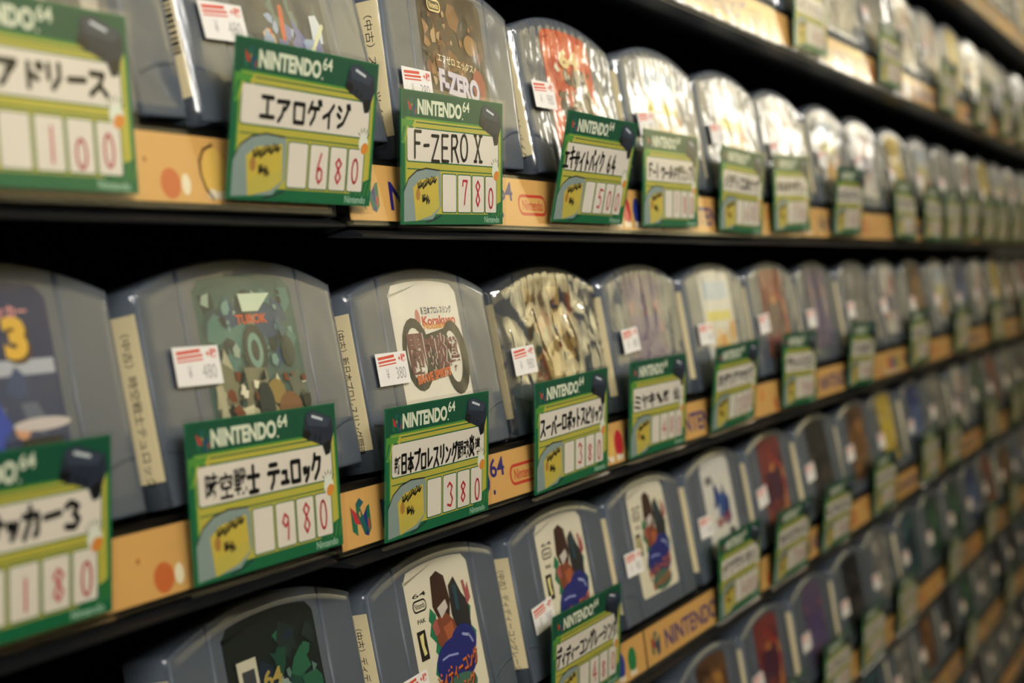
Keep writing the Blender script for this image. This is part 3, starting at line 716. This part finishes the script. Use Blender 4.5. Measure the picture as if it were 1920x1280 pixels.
# ------------------------------------------------------------------ price cards
PW, PH = 82., 45.
def card_board():
    m = MB(); W, H = PW, PH
    X = lambda u: u * W
    Z = lambda v: (1 - v) * H
    def poly(pts, c, y): m.flat([(X(u), Z(v)) for u, v in pts], c, y)
    def box(u0, v0, u1, v1, r, c, y): m.flat(rr(X(u0), Z(v1), X(u1), Z(v0), r), c, y)
    m.box(0, 0, 0, W, .5, H, GREEN)
    box(.005, .01, .995, .245, 1., DGREEN, -.02)
    box(.03, .20, .985, .95, 1.4, LGREEN, -.03)
    box(.04, .215, .975, .935, 1.2, LIME, -.05)
    poly([(0, .22), (.12, .22), (.03, .40), (0, .40)], LGREEN, -.07)
    for k in range(4): poly([(.02 + .03 * k, .27), (.035 + .03 * k, .27), (.01 + .03 * k, .38), (-.0 + .03 * k, .38)], LIME if k % 2 else GREEN, -.08)
    m.line([(X(.13), Z(.235)), (X(.9), Z(.235))], .45, GREEN, -.07, False)
    # title box
    box(.045, .272, .955, .535, 1.3, GREEN, -.07); box(.052, .282, .948, .525, 1.1, WHITE, -.09)
    # lower field
    m.line([(X(.05), Z(.585)), (X(.88), Z(.585))], .4, GREEN, -.07, False)
    poly([(.0, .92), (1, .92), (1, 1), (0, 1)], GREEN, -.06)
    poly([(.86, .87), (1, .80), (1, 1), (.8, 1)], GREEN, -.07)
    for k in range(4): m.line([(X(.885 + .03 * k), Z(.93)), (X(.905 + .03 * k), Z(.83))], .5, LGREEN, -.09, False)
    # cabinet with yellow front
    gp = [(.02, .98), (.02, .75), (.06, .66), (.13, .6), (.22, .575), (.345, .585), (.36, .62), (.36, .86), (.28, .96)]
    poly(gp, GREYG, -.09)
    m.line([(X(u), Z(v)) for u, v in gp[1:6]], .5, DARK, -.11)
    poly([(.10, .725), (.16, .665), (.33, .63), (.345, .865), (.27, .93), (.125, .975)], YELL, -.12)
    poly([(.135, .86), (.34, .80), (.345, .865), (.27, .93), (.125, .975)], ink(198, 184, 84), -.13)
    rg = random.Random(4)                                       # loose black brush lettering
    for k in range(13):
        u = .15 + .013 * k; v = .715 - .0055 * k + rg.uniform(-.012, .012)
        a = rg.uniform(-.7, .7)
        m.line([(X(u - .008 * math.cos(a)), Z(v - .02)), (X(u + .006 * math.sin(a)), Z(v + .022)), (X(u + .012 * math.cos(a)), Z(v + .012 * math.sin(a)))], .62, DARK, -.15)
    for k in range(6):
        u = .185 + .011 * k; v = .80 + rg.uniform(-.02, .02); a = rg.uniform(-1, 1)
        m.line([(X(u), Z(v - .025)), (X(u + .008 * a), Z(v + .025)), (X(u + .012), Z(v))], .6, DARK, -.15)
    m.ell(X(.145), Z(.775), 1.6, 2.0, ink(176, 128, 66), -.14)
    m.line([(X(.36), Z(.93)), (X(.29), Z(.965)), (X(.22), Z(.985))], .6, NAVY, -.12)
    # four price boxes
    for u0, u1 in ((.375, .507), (.527, .655), (.672, .793), (.81, .925)):
        box(u0 - .006, .605, u1 + .006, .912, .9, GREEN, -.12); box(u0, .613, u1, .903, .7, WHITE, -.14)
    # sparkle
    m.ell(X(.915), Z(.565), 3., 2.8, OFFW, -.16); m.ell(X(.925), Z(.6), 2.4, 1.7, ORNG, -.18, rot=.4)
    for k in range(5):
        a = math.radians(40 + 25 * k); m.line([(X(.915) + 3.3 * math.cos(a), Z(.56) + 3.3 * math.sin(a)), (X(.915) + 4.6 * math.cos(a), Z(.56) + 4.6 * math.sin(a))], .4, GREEN, -.17, False)
    # heading, console picture, maker's word
    n_logo(m, X(.055), Z(.195), 6.6, -.05)
    text(m, 'NINTENDO', X(.145), Z(.175), X(.42), 5.3, ink(226, 232, 206), -.06, .045)
    text(m, '64', X(.575), Z(.115), X(.07), 3.8, ink(226, 232, 206), -.06, .02); m.ell(X(.575), Z(.17), .4, .4, ink(226, 232, 206), -.06)
    poly([(.745, .20), (.775, .05), (.83, .03), (.965, .10), (.975, .20), (.955, .27), (.94, .345), (.905, .355), (.885, .28), (.80, .235)], NAVY, -.19)
    poly([(.775, .06), (.83, .035), (.96, .105), (.93, .16), (.79, .13)], ink(58, 68, 84), -.2)
    poly([(.82, .06), (.90, .095), (.895, .112), (.815, .078)], ink(206, 214, 220), -.21)
    poly([(.745, .2), (.76, .15), (.80, .17), (.79, .235)], DARK, -.2); poly([(.9, .27), (.95, .25), (.938, .34), (.908, .35)], DARK, -.2)
    for k in range(3): m.ell(X(.80 + .035 * k), Z(.195 + .02 * k), .7, .9, ink(20, 24, 32), -.21)
    text(m, 'Nintendo', X(.80), Z(.985), X(.16), 2.3, ink(170, 206, 180), -.1, .01)
    return m.data('printed_board')
ME_board = card_board()
def sleeve_mesh():
    m = MB()
    m.face([(-1.2, -.7, -2.2), (PW + 1.2, -.9, -1.6), (PW + 1.2, -.7, PH + 1.2), (-1.2, -.6, PH + 1.4)], M_sleeve)
    m.face([(PW + 1.2, .75, -1.8), (-1.2, .75, -2.2), (-1.2, .75, PH + 1.4), (PW + 1.2, .75, PH + 1.2)], M_sleeve)
    m.box(-1.2, -.8, -2.4, PW + 1.2, .75, -1.9, M_sleeve)
    m.box(-1.35, -.8, -2.2, -1.0, .75, PH + 1.2, M_sleeve)
    return m.data('clear_sleeve')
ME_sleeve = sleeve_mesh()
def card(row, x, z, price, title, label, rot=0., lean=1.5, tparams=None, simple=False, blot=1.3):
    """x, z: lower left corner of the printed card (mm, relative to the camera)"""
    t = thing('price_card', label, 'price card', (x * MM, 263.3 * MM, CAMZ + z * MM), (R_(-lean), -rot, 0), group='green price cards')
    obj('printed_board', ME_board, t)
    r = random.Random(int(x * 10))
    m = MB(); u0, v0, w, h = tparams or (.1, .5, .78, .15)
    handwrite(m, title, u0 * PW, (1 - v0) * PH, w * PW, h * PH, BLACKI, blot, -.26, r)
    obj('handwritten_title', m.data('handwritten_title'), t)
    m = MB()
    cells = [(.375, .507), (.527, .655), (.672, .793), (.81, .925)][4 - len(price):]
    for (a, b), d in zip(cells, price):
        mid = (a + b) / 2 + r.uniform(-.008, .008); w = (b - a) * .5
        zz = (1 - .865) * PH + r.uniform(-.8, 1.2)
        hh = 8.2 * r.uniform(.85, 1.1)
        for st in G[d]: m.line([((mid - w / 2) * PW + p[0] * w * PW, zz + p[1] * hh) for p in st], .85, REDI, -.26)
    obj('handwritten_price', m.data('handwritten_price'), t)
    obj('clear_sleeve', ME_sleeve, t)
    return t

card('B', 278.5, 6.4, '100', 'セルワアドリース', 'green price card reading 100, cut off by the left edge of the picture', 0, tparams=(.08, .47, .8, .13), blot=1.6, lean=6.5)
card('B', 400.6, 6.3, '680', 'エアロゲイジ', 'green price card reading 680 in red below a row of six black characters', 0, tparams=(.17, .485, .62, .155), lean=-3)
card('B', 505.4, .8, '780', 'F-ZERO X', 'green price card reading 780 in red, tallest black lettering, in clear sleeve', .016, tparams=(.1, .505, .67, .2), blot=1.1)
card('B', 635.2, 4., '500', 'エキサイトバイク 64', 'green price card reading 500 in red, leaning to the right', 0., tparams=(.03, .51, .72, .17), lean=-8, blot=1.2)
card('B', 746., 3.6, '180', 'F-1 ワールドグランプリ', 'green price card reading 180 in red on the upper shelf', .01, tparams=(.08, .49, .86, .13))
card('C', 270., -99.4, '180', 'ワールドサッカー3', 'green price card reading 180 in red, cut off at the left edge, middle row', 0, tparams=(.05, .47, .8, .15), blot=1.7)
card('C', 389., -100.2, '980', '時空戦士 テュロック', 'large green price card reading 980 in red at the left', -.01, tparams=(.09, .5, .78, .17), lean=6, blot=1.5)
card('C', 499.8, -105.4, '380', '新日本プロレスリング闘魂炎導', 'green price card reading 380 with a long kanji title, before the white label', 0, tparams=(.07, .51, .83, .15), blot=1.05)
card('C', 627.6, -106., '380', 'スーパーロボットスピリッツ', 'green price card reading 380 before the crinkled shiny wrap, katakana title', .02, tparams=(.06, .49, .86, .15), blot=1.2)
card('C', 738.5, -104, '480', 'ミヤキ、燃 仙', 'green price card reading 480 in red in the middle row', .0, tparams=(.06, .5, .8, .15), blot=1.4)
card('D', 653.7, -206., '480', 'ディディーコングレーシング', 'green price card reading 480 in red at the bottom edge of the picture', .005, tparams=(.05, .5, .88, .16), blot=1.2)
KANA = [c for c in G if ord(c) > 0x3000 and c not in 'ッュィー']
FARC = dict(
 A=[1003, 1246, 1500, 1690, 1860, 1995, 2140, 2290, 2450, 2600],
 B=[868, 976, 1128, 1335, 1456, 1560, 1662, 1770, 1870, 1985, 2090, 2210, 2310, 2430, 2540, 2660],
 C=[866, 1014, 1190, 1420, 1640, 1880, 2130, 2250, 2420, 2560],
 D=[894, 1008, 1130, 1299, 1500, 1620, 1860, 2060, 2180, 2400],
 E=[1020, 1160, 1280, 1420, 1660, 1900, 2100, 2300], F=[1240, 1500, 1800, 2100])
for row, xs in FARC.items():
    vis = []
    for x in xs:
        ps = [project((x + a) * MM, .264, (BOT[row] + h) * MM) for a in (0, 40, 82) for h in (2, 24, 46)]
        if any(-5 < u < 1925 and -5 < v < 1285 for u, v in ps): vis.append(x)
    for i, x in enumerate(vis):
        card(row, x + R.uniform(-2, 2), BOT[row] + 1.6 + R.uniform(0, 1.4), R.choice(('480', '380', '780', '980', '1480', '680')),
             ''.join(R.choice(KANA) for _ in range(R.randint(5, 8))), 'blurred green price card, %s from left on the %s' % (ORD[i + dict(B=5, C=5, D=1).get(row, 0)], ROWNAME[row]),
             rot=R.uniform(-.03, .03), lean=R.uniform(-3, 3), tparams=(.08, .48, .8, .14))

# ------------------------------------------------------------------ light: ceiling tubes along the aisle, unseen added lights, dim shop around
def area_light(x, y, lx, ly, w, col):  # makes the ceiling tubes and the added lights alike
    ld = bpy.data.lights.new('aisle_light', 'AREA'); ld.shape = 'RECTANGLE'; ld.size = lx; ld.size_y = ly; ld.energy = w; ld.color = col
    o = bpy.data.objects.new('aisle_light', ld); COL.objects.link(o); o.location = (x, y, 2.62)
    return o
WARM = (1, .97, .915)
area_light(-2.4, -.6, 1.6, .25, 10, WARM)
for x in (6.2, 8.2): area_light(x, -1.15, 1.8, .34, 20, WARM)
def up(x, y, w):                                         # unseen up-facing lights, added to brighten the ceiling
    o = area_light(x, y, 1.6, .3, w, WARM); o.location.z = 2.38; o.rotation_euler = (math.pi, 0, 0)
for x in (-2.4, -.6, 3.4, 6.2, 8.2): up(x, -.9, 15)
for x in (2.6, 4.4, 6.2, 8.): wash = area_light(x, -1.3, 1.7, .12, 15, WARM); wash.location.z = 2.5; wash.rotation_euler = (math.radians(-68), 0, 0)   # unseen lights added to brighten the opposite wall that the wraps reflect
for x in (.2, 1.6, 3.):                                 # unseen narrow-spread lights, added so brightness falls off towards the lower shelves
    o = area_light(x, -1.3, 1.6, .12, 3.1, WARM); o.location.z = 2.5; o.rotation_euler = (math.radians(90 - 21), 0, 0); o.data.spread = math.radians(40)
for x in (-1.3, -.4):                                    # unseen lights nearer the camera, added to brighten the spine stickers
    o = area_light(x, -1.3, 1.2, .12, 4.2, WARM); o.location.z = 2.4; o.rotation_euler = (math.radians(90 - 19), 0, math.radians(-42)); o.data.spread = math.radians(52)
w = bpy.data.worlds.new('shop'); sc.world = w; w.use_nodes = True
w.node_tree.nodes['Background'].inputs[0].default_value = (.9, .85, .7, 1); w.node_tree.nodes['Background'].inputs[1].default_value = .15

vs = sc.view_settings
vs.view_transform = 'Standard'; vs.look = 'None'; vs.exposure = -.36; vs.gamma = 1.; vs.use_curve_mapping = False
